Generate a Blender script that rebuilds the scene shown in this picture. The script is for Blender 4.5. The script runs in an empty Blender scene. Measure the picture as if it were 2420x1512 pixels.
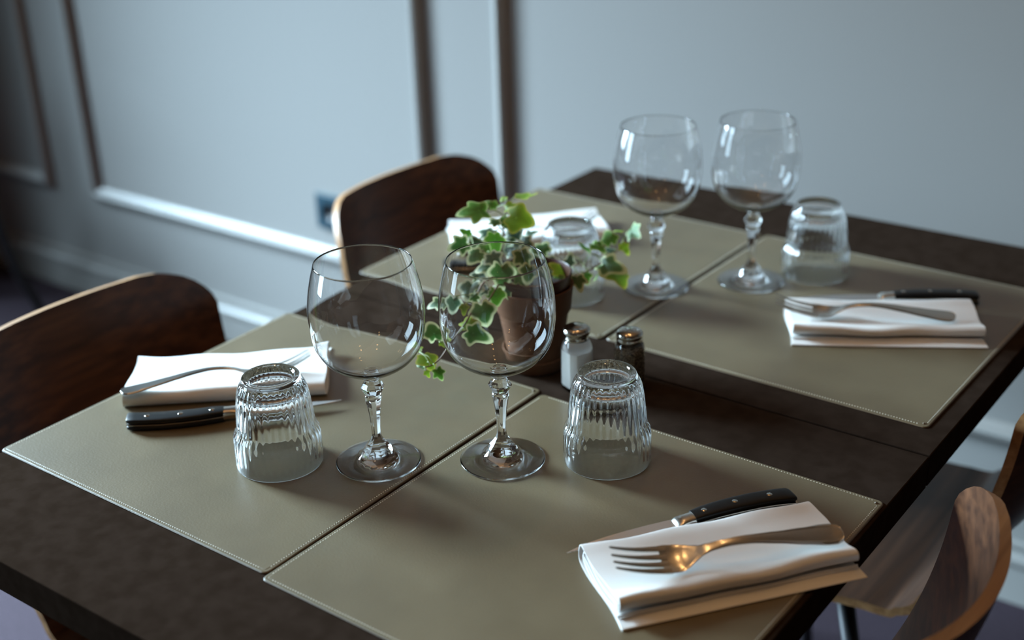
import bpy, bmesh, math, random
from math import sin, cos, pi, sqrt, radians
from mathutils import Vector, Matrix
import numpy as np
random.seed(11)
SC = bpy.context.scene
COL = SC.collection

# ------------------------------------------------------------------ camera
cam_d = bpy.data.cameras.new('camera')
cam = bpy.data.objects.new('camera', cam_d)
COL.objects.link(cam)
SC.camera = cam
CR = Vector((0.805268, 0.592139, -0.03026)); CU = Vector((-0.220568, 0.346548, 0.911731)); CF = Vector((-0.550358, 0.727513, -0.409671))
cam.matrix_world = Matrix(((CR.x, CU.x, -CF.x, 0), (CR.y, CU.y, -CF.y, 0), (CR.z, CU.z, -CF.z, 0.671502), (0, 0, 0, 1)))
cam_d.sensor_width = 36
cam_d.lens = 46.2408
cam_d.clip_start = 0.05
cam_d.dof.use_dof = True
cam_d.dof.focus_distance = 1.27
cam_d.dof.aperture_fstop = 2.6

# ------------------------------------------------------------------ world, light, exposure
W = bpy.data.worlds.new('world'); SC.world = W
W.use_nodes = True
W.node_tree.nodes['Background'].inputs[0].default_value = (0.55, 0.72, 1.0, 1)
W.node_tree.nodes['Background'].inputs[1].default_value = 0.02

def area(name, loc, target, sx, sy, power, col, spread=180):
    d = bpy.data.lights.new(name, 'AREA'); d.shape = 'RECTANGLE'; d.size = sx; d.size_y = sy
    d.energy = power; d.color = col; d.spread = radians(spread)
    o = bpy.data.objects.new(name, d); COL.objects.link(o); o.location = loc
    o.rotation_euler = (Vector(target) - Vector(loc)).to_track_quat('-Z', 'Y').to_euler()
    return o
# daylight entering by the two tall windows of the left wall
area('window_daylight', (-4.14, 0.72, 0.65), (-1.75, 1.05, -0.90), 1.0, 1.9, 490, (0.58, 0.82, 1.0), 72)
area('window_daylight', (-4.14, -1.05, 0.65), (-1.0, 0.6, 0.0), 1.0, 1.9, 55, (0.58, 0.82, 1.0), 84)

SC.view_settings.view_transform = 'Standard'
SC.view_settings.look = 'None'
SC.view_settings.gamma = 1
SC.view_settings.use_curve_mapping = False
SC.view_settings.exposure = -0.82
SC.cycles.use_denoising = True
SC.cycles.max_bounces = 20
SC.cycles.transmission_bounces = 16
SC.cycles.transparent_max_bounces = 12
SC.cycles.glossy_bounces = 8
SC.cycles.diffuse_bounces = 4
SC.cycles.caustics_reflective = True
SC.cycles.caustics_refractive = True
SC.cycles.sample_clamp_indirect = 12
SC.cycles.blur_glossy = 0.3

FLOOR = -0.745
CEIL = 1.95

# ------------------------------------------------------------------ materials
def mat(name, base, rough=0.5, metal=0.0, **kw):
    m = bpy.data.materials.new(name); m.use_nodes = True
    b = m.node_tree.nodes['Principled BSDF']
    b.inputs['Base Color'].default_value = (*base, 1)
    b.inputs['Roughness'].default_value = rough
    b.inputs['Metallic'].default_value = metal
    for k, v in kw.items():
        b.inputs[k].default_value = v
    return m
def nodes(m):
    return m.node_tree.nodes, m.node_tree.links, m.node_tree.nodes['Principled BSDF']
def add_noise_color(m, c1, c2, scale=20, detail=4, stretch=(1, 1, 1), lo=0.35, hi=0.65):
    N, L, b = nodes(m)
    tc = N.new('ShaderNodeTexCoord'); mp = N.new('ShaderNodeMapping'); mp.inputs['Scale'].default_value = stretch
    nz = N.new('ShaderNodeTexNoise'); nz.inputs['Scale'].default_value = scale; nz.inputs['Detail'].default_value = detail
    r = N.new('ShaderNodeValToRGB')
    r.color_ramp.elements[0].position = lo; r.color_ramp.elements[0].color = (*c1, 1)
    r.color_ramp.elements[1].position = hi; r.color_ramp.elements[1].color = (*c2, 1)
    L.new(tc.outputs['Object'], mp.inputs['Vector']); L.new(mp.outputs['Vector'], nz.inputs['Vector'])
    L.new(nz.outputs['Fac'], r.inputs['Fac']); L.new(r.outputs['Color'], b.inputs['Base Color'])
    return nz
def add_bump(m, scale=300, strength=0.2, dist=0.001, detail=3, stretch=(1, 1, 1), kind='noise'):
    N, L, b = nodes(m)
    tc = N.new('ShaderNodeTexCoord'); mp = N.new('ShaderNodeMapping'); mp.inputs['Scale'].default_value = stretch
    if kind == 'voronoi':
        t = N.new('ShaderNodeTexVoronoi'); t.inputs['Scale'].default_value = scale; out = t.outputs['Distance']
    else:
        t = N.new('ShaderNodeTexNoise'); t.inputs['Scale'].default_value = scale; t.inputs['Detail'].default_value = detail; out = t.outputs['Fac']
    bp = N.new('ShaderNodeBump'); bp.inputs['Strength'].default_value = strength; bp.inputs['Distance'].default_value = dist
    L.new(tc.outputs['Object'], mp.inputs['Vector']); L.new(mp.outputs['Vector'], t.inputs['Vector'])
    L.new(out, bp.inputs['Height']); L.new(bp.outputs['Normal'], b.inputs['Normal'])

M = {}
M['wall'] = mat('wall_paint', (0.180, 0.173, 0.164), 0.55); add_bump(M['wall'], 90, 0.08, 0.001)
M['trim'] = mat('trim_paint', (0.205, 0.197, 0.186), 0.38)
M['ceiling'] = mat('ceiling_paint', (0.50, 0.40, 0.29), 0.8); add_bump(M['ceiling'], 60, 0.1, 0.001)
M['sidewall'] = mat('brown_wall_paint', (0.16, 0.10, 0.065), 0.7); add_bump(M['sidewall'], 60, 0.1, 0.001)
M['floor'] = mat('floor_carpet', (0.02, 0.015, 0.018), 0.95, **{'Specular IOR Level': 0.1}); add_noise_color(M['floor'], (0.018, 0.012, 0.016), (0.032, 0.022, 0.029), 220, 2); add_bump(M['floor'], 700, 0.5, 0.003)
M['laminate'] = mat('dark_laminate', (0.040, 0.031, 0.026), 0.55, **{'Specular IOR Level': 0.0}); add_noise_color(M['laminate'], (0.0190, 0.0122, 0.0085), (0.025, 0.0165, 0.0120), 60, 3); add_bump(M['laminate'], 900, 0.12, 0.0004)
M['leather'] = mat('olive_leather', (0.17, 0.15, 0.095), 0.40)
add_noise_color(M['leather'], (0.098, 0.074, 0.040), (0.124, 0.095, 0.053), 9, 5)
add_bump(M['leather'], 420, 0.28, 0.0006, 5)
M['leather_edge'] = mat('brown_leather_edge', (0.10, 0.065, 0.035), 0.5); add_bump(M['leather_edge'], 400, 0.2, 0.0005)
M['thread'] = mat('cream_thread', (0.66, 0.62, 0.50), 0.8); add_bump(M['thread'], 2000, 0.3, 0.0002)
M['cloth'] = mat('white_cotton', (0.70, 0.69, 0.67), 0.85, **{'Sheen Weight': 0.25}); add_bump(M['cloth'], 900, 0.25, 0.0005, 2)
def wood(name, c1, c2, axis, rough=0.35):
    m = mat(name, c1, rough, **{'Coat Weight': 0.0, 'Specular IOR Level': 0.3, 'Coat Roughness': 0.25})
    st = {'y': (30, 1.0, 30), 'z': (30, 30, 1.0), 'x': (1.0, 30, 30)}[axis]
    nz = add_noise_color(m, c1, c2, 3.2, 6, st, 0.34, 0.70)
    nz.inputs['Distortion'].default_value = 0.25
    add_bump(m, 60, 0.15, 0.0005, 5, st)
    return m
M['walnut'] = wood('walnut_veneer', (0.036, 0.013, 0.0055), (0.105, 0.042, 0.018), 'y')
M['ply'] = wood('plywood_edge', (0.20, 0.095, 0.035), (0.36, 0.19, 0.08), 'y', 0.5)
M['blackmetal'] = mat('black_metal', (0.012, 0.012, 0.014), 0.45, 0.4); add_bump(M['blackmetal'], 300, 0.1, 0.0003)
M['iron'] = mat('cast_iron', (0.02, 0.019, 0.018), 0.6, 0.5); add_bump(M['iron'], 300, 0.3, 0.0005)
def glass(name, tint=(1, 1, 1), ior=1.5):
    m = mat(name, tint, 0.0, **{'Transmission Weight': 1.0, 'IOR': ior})
    return m
M['crystal'] = glass('clear_crystal', (1, 1, 1), 1.52)
M['pressed'] = glass('pressed_glass', (0.985, 1.0, 0.998), 1.51)
M['steel'] = mat('brushed_steel', (0.64, 0.61, 0.56), 0.24, 1.0); add_bump(M['steel'], 120, 0.06, 0.0003, 3, (1, 12, 1))
M['chrome'] = mat('chrome', (0.50, 0.47, 0.42), 0.15, 1.0); add_bump(M['chrome'], 90, 0.06, 0.0005)
M['blade'] = mat('knife_steel', (0.58, 0.57, 0.56), 0.42, 1.0); add_bump(M['blade'], 200, 0.06, 0.0003, 3, (1, 14, 1))
M['handle'] = mat('black_handle', (0.006, 0.006, 0.006), 0.38, **{'Specular IOR Level': 0.25}); add_bump(M['handle'], 200, 0.05, 0.0003)
M['salt'] = mat('salt', (0.80, 0.78, 0.74), 0.9); add_bump(M['salt'], 1500, 0.6, 0.0006)
M['pepper'] = mat('ground_pepper', (0.10, 0.06, 0.03), 0.9); add_noise_color(M['pepper'], (0.015, 0.010, 0.007), (0.42, 0.29, 0.17), 1100, 1, (1, 1, 1), .48, .62); add_bump(M['pepper'], 1400, 0.8, 0.001)
M['hole'] = mat('dark_hole', (0.008, 0.006, 0.004), 0.8)
M['pot'] = mat('brown_ceramic', (0.15, 0.085, 0.055), 0.6, **{'Specular IOR Level': 0.12}); add_noise_color(M['pot'], (0.080, 0.033, 0.015), (0.108, 0.048, 0.024), 30, 4); add_bump(M['pot'], 250, 0.15, 0.0006)
M['nursery'] = mat('dark_red_plastic', (0.040, 0.009, 0.004), 0.3); add_bump(M['nursery'], 200, 0.05, 0.0004)
M['soil'] = mat('potting_soil', (0.02, 0.014, 0.01), 0.95); add_bump(M['soil'], 300, 1.0, 0.004)
M['vine'] = mat('vine_bark', (0.10, 0.045, 0.025), 0.6); add_noise_color(M['vine'], (0.08, 0.04, 0.02), (0.16, 0.10, 0.05), 90, 2)
M['petiole'] = mat('green_petiole', (0.20, 0.26, 0.09), 0.5); add_noise_color(M['petiole'], (0.17, 0.22, 0.07), (0.24, 0.30, 0.12), 60, 2)
M['plastic'] = mat('dark_socket_plastic', (0.012, 0.035, 0.05), 0.35); add_bump(M['plastic'], 300, 0.05, 0.0003)
M['bulb'] = mat('warm_bulb', (1, 0.7, 0.4), 0.4)
M['bulb'].node_tree.nodes['Principled BSDF'].inputs['Emission Color'].default_value = (1.0, 0.56, 0.22, 1)
M['bulb'].node_tree.nodes['Principled BSDF'].inputs['Emission Strength'].default_value = 230
M['winframe'] = mat('window_frame_paint', (0.05, 0.05, 0.055), 0.4); add_bump(M['winframe'], 100, 0.05, 0.0005)

def leaf_mat(name, centre, mid, rim, w):
    """variegated ivy leaf: the mesh carries 'rim' (0 at the midrib, 1 at the edge)"""
    m = mat(name, centre, 0.38, **{'Subsurface Weight': 0.0})
    N, L, b = nodes(m)
    at = N.new('ShaderNodeAttribute'); at.attribute_name = 'rim'
    tc = N.new('ShaderNodeTexCoord'); nz = N.new('ShaderNodeTexNoise'); nz.inputs['Scale'].default_value = 170; nz.inputs['Detail'].default_value = 4
    L.new(tc.outputs['Object'], nz.inputs['Vector'])
    ma = N.new('ShaderNodeMath'); ma.operation = 'MULTIPLY_ADD'; ma.inputs[1].default_value = 0.42; ma.inputs[2].default_value = -0.21
    L.new(nz.outputs['Fac'], ma.inputs[0])
    ad = N.new('ShaderNodeMath'); ad.operation = 'ADD'
    L.new(at.outputs['Fac'], ad.inputs[0]); L.new(ma.outputs[0], ad.inputs[1])
    r = N.new('ShaderNodeValToRGB'); e = r.color_ramp.elements
    e[0].position = 0.02; e[0].color = (*[min(1, c * 1.9 + 0.03) for c in centre], 1)
    e[1].position = 0.08; e[1].color = (*centre, 1)
    x = e.new(w - 0.12); x.color = (*mid, 1)
    x = e.new(w); x.color = (*rim, 1)
    L.new(ad.outputs[0], r.inputs['Fac']); L.new(r.outputs['Color'], b.inputs['Base Color'])
    bp = N.new('ShaderNodeBump'); bp.inputs['Strength'].default_value = 0.35; bp.inputs['Distance'].default_value = 0.0008
    L.new(nz.outputs['Fac'], bp.inputs['Height']); L.new(bp.outputs['Normal'], b.inputs['Normal'])
    tr = N.new('ShaderNodeBsdfTranslucent'); L.new(r.outputs['Color'], tr.inputs['Color'])
    mx = N.new('ShaderNodeMixShader'); mx.inputs[0].default_value = 0.32
    out = [n for n in N if n.type == 'OUTPUT_MATERIAL'][0]
    L.new(b.outputs[0], mx.inputs[1]); L.new(tr.outputs[0], mx.inputs[2]); L.new(mx.outputs[0], out.inputs['Surface'])
    return m
M['leaf_v'] = leaf_mat('variegated_leaf', (0.022, 0.068, 0.014), (0.040, 0.115, 0.022), (0.50, 0.53, 0.28), 0.84)
M['leaf_g'] = leaf_mat('green_leaf', (0.036, 0.11, 0.010), (0.060, 0.17, 0.014), (0.38, 0.45, 0.17), 0.95)
M['leaf_y'] = leaf_mat('young_leaf', (0.12, 0.22, 0.012), (0.17, 0.28, 0.016), (0.38, 0.38, 0.05), 0.93)
M['leaf_b'] = leaf_mat('grey_green_leaf', (0.028, 0.065, 0.032), (0.045, 0.095, 0.050), (0.46, 0.50, 0.34), 0.82)

# ------------------------------------------------------------------ object helpers
def link(name, me, parent=None, loc=None, rotz=None, smooth=False):
    o = bpy.data.objects.new(name, me); COL.objects.link(o)
    if parent: o.parent = parent
    if loc is not None: o.location = loc
    if rotz is not None: o.rotation_euler = (0, 0, rotz)
    return o
def mesh(name, V, F, mats, smooth=False, mi=None):
    me = bpy.data.meshes.new(name); me.from_pydata([tuple(v) for v in V], [], F); me.update()
    if not isinstance(mats, (list, tuple)): mats = [mats]
    for m in mats: me.materials.append(M[m] if isinstance(m, str) else m)
    if smooth is True: me.polygons.foreach_set('use_smooth', [True] * len(me.polygons))
    elif smooth: me.polygons.foreach_set('use_smooth', list(smooth))
    if mi is not None: me.polygons.foreach_set('material_index', mi)
    return me
def tag(o, label=None, cat=None, group=None, kind=None):
    if label: o['label'] = label
    if cat: o['category'] = cat
    if group: o['group'] = group
    if kind: o['kind'] = kind
    return o
def thing(name, label, cat, loc=(0, 0, 0), rotz=0, group=None):
    o = bpy.data.objects.new(name, None); COL.objects.link(o); o.location = loc; o.rotation_euler = (0, 0, rotz)
    o.empty_display_size = 0.05
    return tag(o, label, cat, group)
def dup(root, loc, rotz, label):
    r = root.copy(); COL.objects.link(r); r.location = loc; r.rotation_euler = (0, 0, rotz); r['label'] = label
    for ch in list(root.children):
        c = ch.copy(); COL.objects.link(c); c.parent = r
        for g in list(ch.children):
            d = g.copy(); COL.objects.link(d); d.parent = c
    return r
class MB:
    def __init__(s): s.V = []; s.F = []; s.S = []; s.I = []
    def add(s, V, F, smooth=False, mi=0):
        n = len(s.V); s.V += [tuple(v) for v in V]; s.F += [tuple(i + n for i in f) for f in F]
        s.S += [smooth] * len(F); s.I += [mi] * len(F)
    def box(s, x0, x1, y0, y1, z0, z1, mi=0):
        s.add([(x0, y0, z0), (x1, y0, z0), (x1, y1, z0), (x0, y1, z0), (x0, y0, z1), (x1, y0, z1), (x1, y1, z1), (x0, y1, z1)],
              [(0, 3, 2, 1), (4, 5, 6, 7), (0, 1, 5, 4), (1, 2, 6, 5), (2, 3, 7, 6), (3, 0, 4, 7)], False, mi)
    def tube(s, pts, r, n=8, caps=True, mi=0):
        pts = [Vector(p) for p in pts]; rs = r if isinstance(r, (list, tuple)) else [r] * len(pts)
        V = []; F = []; up = None
        for i, p in enumerate(pts):
            t = (pts[min(i + 1, len(pts) - 1)] - pts[max(i - 1, 0)]).normalized()
            if up is None: up = t.orthogonal().normalized()
            up = (up - t * up.dot(t)).normalized(); b = t.cross(up)
            for k in range(n):
                a = 2 * pi * k / n; V.append(p + (up * cos(a) + b * sin(a)) * rs[i])
        for i in range(len(pts) - 1):
            for k in range(n):
                k2 = (k + 1) % n; F.append((i * n + k, i * n + k2, (i + 1) * n + k2, (i + 1) * n + k))
        if caps:
            F.append(tuple(range(n - 1, -1, -1))); F.append(tuple((len(pts) - 1) * n + k for k in range(n)))
        s.add(V, F, True, mi)
    def lathe(s, prof, n=48, mi=0, smooth=True, cx=0, cy=0):
        V = []; F = []
        for (r, z) in prof:
            for k in range(n):
                a = 2 * pi * k / n; V.append((cx + r * cos(a), cy + r * sin(a), z))
        for i in range(len(prof) - 1):
            for k in range(n):
                k2 = (k + 1) % n; F.append((i * n + k, i * n + k2, (i + 1) * n + k2, (i + 1) * n + k))
        s.add(V, F, smooth, mi)
    def build(s, name, mats, parent=None, loc=None, rotz=None, bevel=0, sharp=None):
        me = mesh(name, s.V, s.F, mats, s.S, s.I)
        o = link(name, me, parent, loc, rotz)
        if bevel:
            b = o.modifiers.new('bevel', 'BEVEL'); b.width = bevel; b.segments = 2; b.limit_method = 'ANGLE'; b.angle_limit = radians(40)
        if sharp:
            bm = bmesh.new(); bm.from_mesh(me)
            bmesh.ops.remove_doubles(bm, verts=bm.verts, dist=1e-7)
            bmesh.ops.recalc_face_normals(bm, faces=bm.faces)
            for e in bm.edges:
                if len(e.link_faces) == 2 and e.calc_face_angle(0) > sharp: e.smooth = False
            bm.to_mesh(me); bm.free()
        return o
def struct(o): o['kind'] = 'structure'; return o
def catmull(pts, k=6):
    P = [Vector(p) for p in pts]; P = [2 * P[0] - P[1]] + P + [2 * P[-1] - P[-2]]; out = []
    for i in range(1, len(P) - 2):
        for j in range(k):
            t = j / k; a, b, c, d = P[i - 1:i + 3]
            out.append(0.5 * ((2 * b) + (c - a) * t + (2 * a - 5 * b + 4 * c - d) * t * t + (3 * b - a - 3 * c + d) * t ** 3))
    out.append(P[-2]); return out

# ------------------------------------------------------------------ the room
WY = 2.03
XL, XR, YF = -4.0, 2.4, -2.6
b = MB(); b.box(XL - .2, XR + .2, YF - .2, WY + .2, FLOOR - .1, FLOOR); struct(b.build('floor', 'floor'))
b = MB(); b.box(XL - .2, XR + .2, YF - .2, WY + .2, CEIL, CEIL + .1); struct(b.build('ceiling', 'ceiling'))
b = MB(); b.box(XL - .2, XR + .2, WY, WY + .15, FLOOR, CEIL); struct(b.build('wall_back', 'wall'))
b = MB(); b.box(XR, XR + .15, YF, WY, FLOOR, CEIL); struct(b.build('wall_right', 'sidewall'))
b = MB(); b.box(XL - .2, XR + .2, YF - .15, YF, FLOOR, CEIL); struct(b.build('wall_front', 'sidewall'))
b = MB()
wy0 = [(-1.6, -.5), (.17, 1.27)]; wz0, wz1 = -.3, 1.6
b.box(XL - .1, XL, YF, WY, FLOOR, wz0); b.box(XL - .1, XL, YF, WY, wz1, CEIL)
b.box(XL - .1, XL, YF, wy0[0][0], wz0, wz1); b.box(XL - .1, XL, wy0[0][1], wy0[1][0], wz0, wz1); b.box(XL - .1, XL, wy0[1][1], WY, wz0, wz1)
struct(b.build('wall_left', 'wall'))
for i, (a0, a1) in enumerate(wy0):
    w = thing('window_%d' % (i + 1), None, None, (XL, (a0 + a1) / 2, wz0)); w['kind'] = 'structure'
    hw = (a1 - a0) / 2; H = wz1 - wz0
    b = MB()
    b.box(-.09, -.03, -hw, -hw + .06, 0, H); b.box(-.09, -.03, hw - .06, hw, 0, H); b.box(-.09, -.03, -hw, hw, 0, .06); b.box(-.09, -.03, -hw, hw, H - .06, H)
    b.build('window_frame', 'winframe', w)
    b = MB(); b.box(-.075, -.045, -.015, .015, .06, H - .06); b.build('mullion', 'winframe', w)
    for k in (1, 2):
        b = MB(); b.box(-.075, -.045, -hw + .06, hw - .06, H * k / 3 - .012, H * k / 3 + .012); b.build('glazing_bar', 'winframe', w)
    b = MB(); b.box(-.1, .06, -hw - .03, hw + .03, -.025, 0); b.build('window_sill', 'trim', w)

# panel mouldings on the back wall: mitred frames with a raised profile
def frame_moulding(name, x0, x1, z0, z1):
    pf = [(0, 0), (0, .010), (.004, .016), (.010, .020), (.017, .022), (.023, .019), (.027, .012), (.031, .009), (.034, .006), (.034, 0)]
    # first coordinate: inwards from the outer edge, second: out from the wall
    b = MB(); cs = [(x0, z0, 1, 1), (x1, z0, -1, 1), (x1, z1, -1, -1), (x0, z1, 1, -1)]
    V = []; F = []; n = len(pf)
    for (x, z, sx, sz) in cs:
        for (u, v) in pf: V.append((x + sx * u, WY - v, z + sz * u))
    for i in range(4):
        j = (i + 1) % 4
        for k in range(n - 1): F.append((i * n + k, j * n + k, j * n + k + 1, i * n + k + 1))
    b.add(V, F, False); return struct(b.build(name, 'trim'))
PZ0, PZ1 = -.445, 1.55
frame_moulding('trim_1', -3.93, -3.105, PZ0, PZ1)
frame_moulding('trim_2', -2.925, -1.735, PZ0, PZ1)
frame_moulding('trim_3', -1.552, 0.45, PZ0, PZ1)
frame_moulding('trim_4', 0.63, 2.25, PZ0, PZ1)
b = MB()
V = []; F = []
pf = [(0, FLOOR), (.016, FLOOR), (.016, -.675), (.020, -.665), (.020, -.655), (.014, -.650), (.005, -.648), (.005, -.640), (.010, -.636), (.010, -.630), (0, -.628)]
for x in (XL, XR):
    for (u, z) in pf: V.append((x, WY - u, z))
n = len(pf)
for k in range(n - 1): F.append((k, n + k, n + k + 1, k + 1))
b.add(V, F); struct(b.build('baseboard_back', 'trim'))

t = thing('wall_socket', 'dark square wall socket low on the panelled wall behind the left rear chair', 'socket', (-2.04, WY, -.322))
b = MB(); b.box(-.0425, .0425, -.010, 0, -.0425, .0425); b.build('socket_plate', 'plastic', t, bevel=.003)
b = MB(); b.lathe([(.0, -.002), (.019, -.002), (.019, .010), (.022, .010)], 32)
me = mesh('socket_well', [(v[0], -.0105 - v[2] * .15, v[1]) for v in b.V], b.F, 'blackmetal', True); link('socket_well', me, t)
# ------------------------------------------------------------------ tables
def table(label, y0, y1, x0=-1.153, x1=-0.355):
    cx, cy = (x0 + x1) / 2, (y0 + y1) / 2; hx, hy = (x1 - x0) / 2, (y1 - y0) / 2
    t = thing('table', label, 'table', (cx, cy, FLOOR), 0, 'dining tables')
    b = MB(); H = -FLOOR
    b.box(-hx, hx, -hy, hy, H - .036, H); b.build('tabletop', 'laminate', t, bevel=.0012)
    b = MB(); b.box(-.17, .17, -.17, .17, H - .044, H - .036); b.build('mounting_plate', 'iron', t)
    b = MB(); b.lathe([(0, .02), (.028, .02), (.028, H - .044), (0, H - .044)], 32, cx=-.046); b.build('column', 'iron', t)
    b = MB(); b.lathe([(0, 0), (.12, 0), (.12, .010), (.112, .016), (.05, .030), (.036, .05), (0, .05)], 48, cx=-.046); b.build('base', 'iron', t)
    return t
table('dark brown square table nearest the camera, empty dark front strip', .515, 1.1485)
table('dark brown square table standing nearest the panelled wall', 1.152, 1.769)

# ------------------------------------------------------------------ placemats
MW, ML = 0.3955, 0.4195
def rrect(w, l, r, n=6):
    P = []
    for (cx, cy, a0) in ((w - r, r, -90), (w - r, l - r, 0), (r, l - r, 90), (r, r, 180)):
        for k in range(n + 1):
            a = radians(a0 + 90 * k / n); P.append((cx + r * cos(a), cy + r * sin(a)))
    return P
def slab_outline(P, rings):
    """rings: list of (inset, z) from the bottom up; P a convex-ish outline; builds ring stack with caps"""
    n = len(P); V = []; F = []
    for (ins, z) in rings:
        for i in range(n):
            p = Vector(P[i]); a = Vector(P[i - 1]); c = Vector(P[(i + 1) % n])
            d = (c - a).normalized(); nn = Vector((-d.y, d.x)); q = p + nn * ins
            V.append((q.x, q.y, z))
    for k in range(len(rings) - 1):
        for i in range(n):
            j = (i + 1) % n; F.append((k * n + i, k * n + j, (k + 1) * n + j, (k + 1) * n + i))
    F.append(tuple(range(n - 1, -1, -1))); F.append(tuple((len(rings) - 1) * n + i for i in range(n)))
    return V, F
def placemat(label, x, y, a):
    t = thing('placemat', label, 'placemat', (x, y, 0.0001), a, 'leather placemats')
    b = MB(); P = rrect(MW, ML, .006)
    V, F = slab_outline(P, [(.0004, 0), (0, .0004), (0, .0009), (.0004, .0014), (.0012, .0016), (.0034, .00155), (.0046, .0018)])
    b.add(V, F, False); b.build('leather_sheet', 'leather', t)
    b = MB(); V, F = slab_outline(P, [(-.0003, .0002), (-.0005, .0005), (-.0005, .0008), (-.0002, .0011)]); b.add(V, F[:-2], False)
    b.build('leather_edge', 'leather_edge', t)
    s = MB(); ins = .0036; pitch = .0031
    sides = [((ins, ins), (MW - ins, ins)), ((MW - ins, ins), (MW - ins, ML - ins)), ((MW - ins, ML - ins), (ins, ML - ins)), ((ins, ML - ins), (ins, ins))]
    for (p, q) in sides:
        p = Vector(p); q = Vector(q); L = (q - p).length; d = (q - p) / L; nn = Vector((-d.y, d.x)); k = int((L - .012) / pitch)
        for i in range(k):
            c = p + d * (.006 + (i + .5) * pitch); h = .00085; w = .00042
            pts = [c - d * h - nn * w, c + d * h - nn * w, c + d * h + nn * w, c - d * h + nn * w]
            s.add([(u.x, u.y, .0014) for u in pts] + [((u.x * .6 + c.x * .4), (u.y * .6 + c.y * .4), .0021) for u in pts],
                  [(4, 5, 6, 7), (0, 1, 5, 4), (1, 2, 6, 5), (2, 3, 7, 6), (3, 0, 4, 7)], False)
    o = s.build('stitching', 'thread', t); tag(o, 'pale thread stitched round the rim', kind='stuff')
    b = MB(); b.lathe([(0, .0015), (.0016, .0015), (.0013, .0026), (0, .0030)], 10, cx=MW - .006, cy=(.0065 if y > 1 else ML - .0065)); b.build('thread_knot', 'leather_edge', t)
    return t
placemat('olive leather placemat at the left of the near table, under knife, napkin and fork', -1.1567, .6361, -.0031)
placemat('olive leather placemat in the foreground under the white napkin and fork', -.7592, .6280, -.0120)
placemat('olive leather placemat on the far table behind the ivy pot', -1.1735, 1.2075, -.0115)
placemat('olive leather placemat on the far table at the right, under napkin and fork', -.7725, 1.2054, -.0099)
ZM = .0020   # top of the mats

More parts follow.
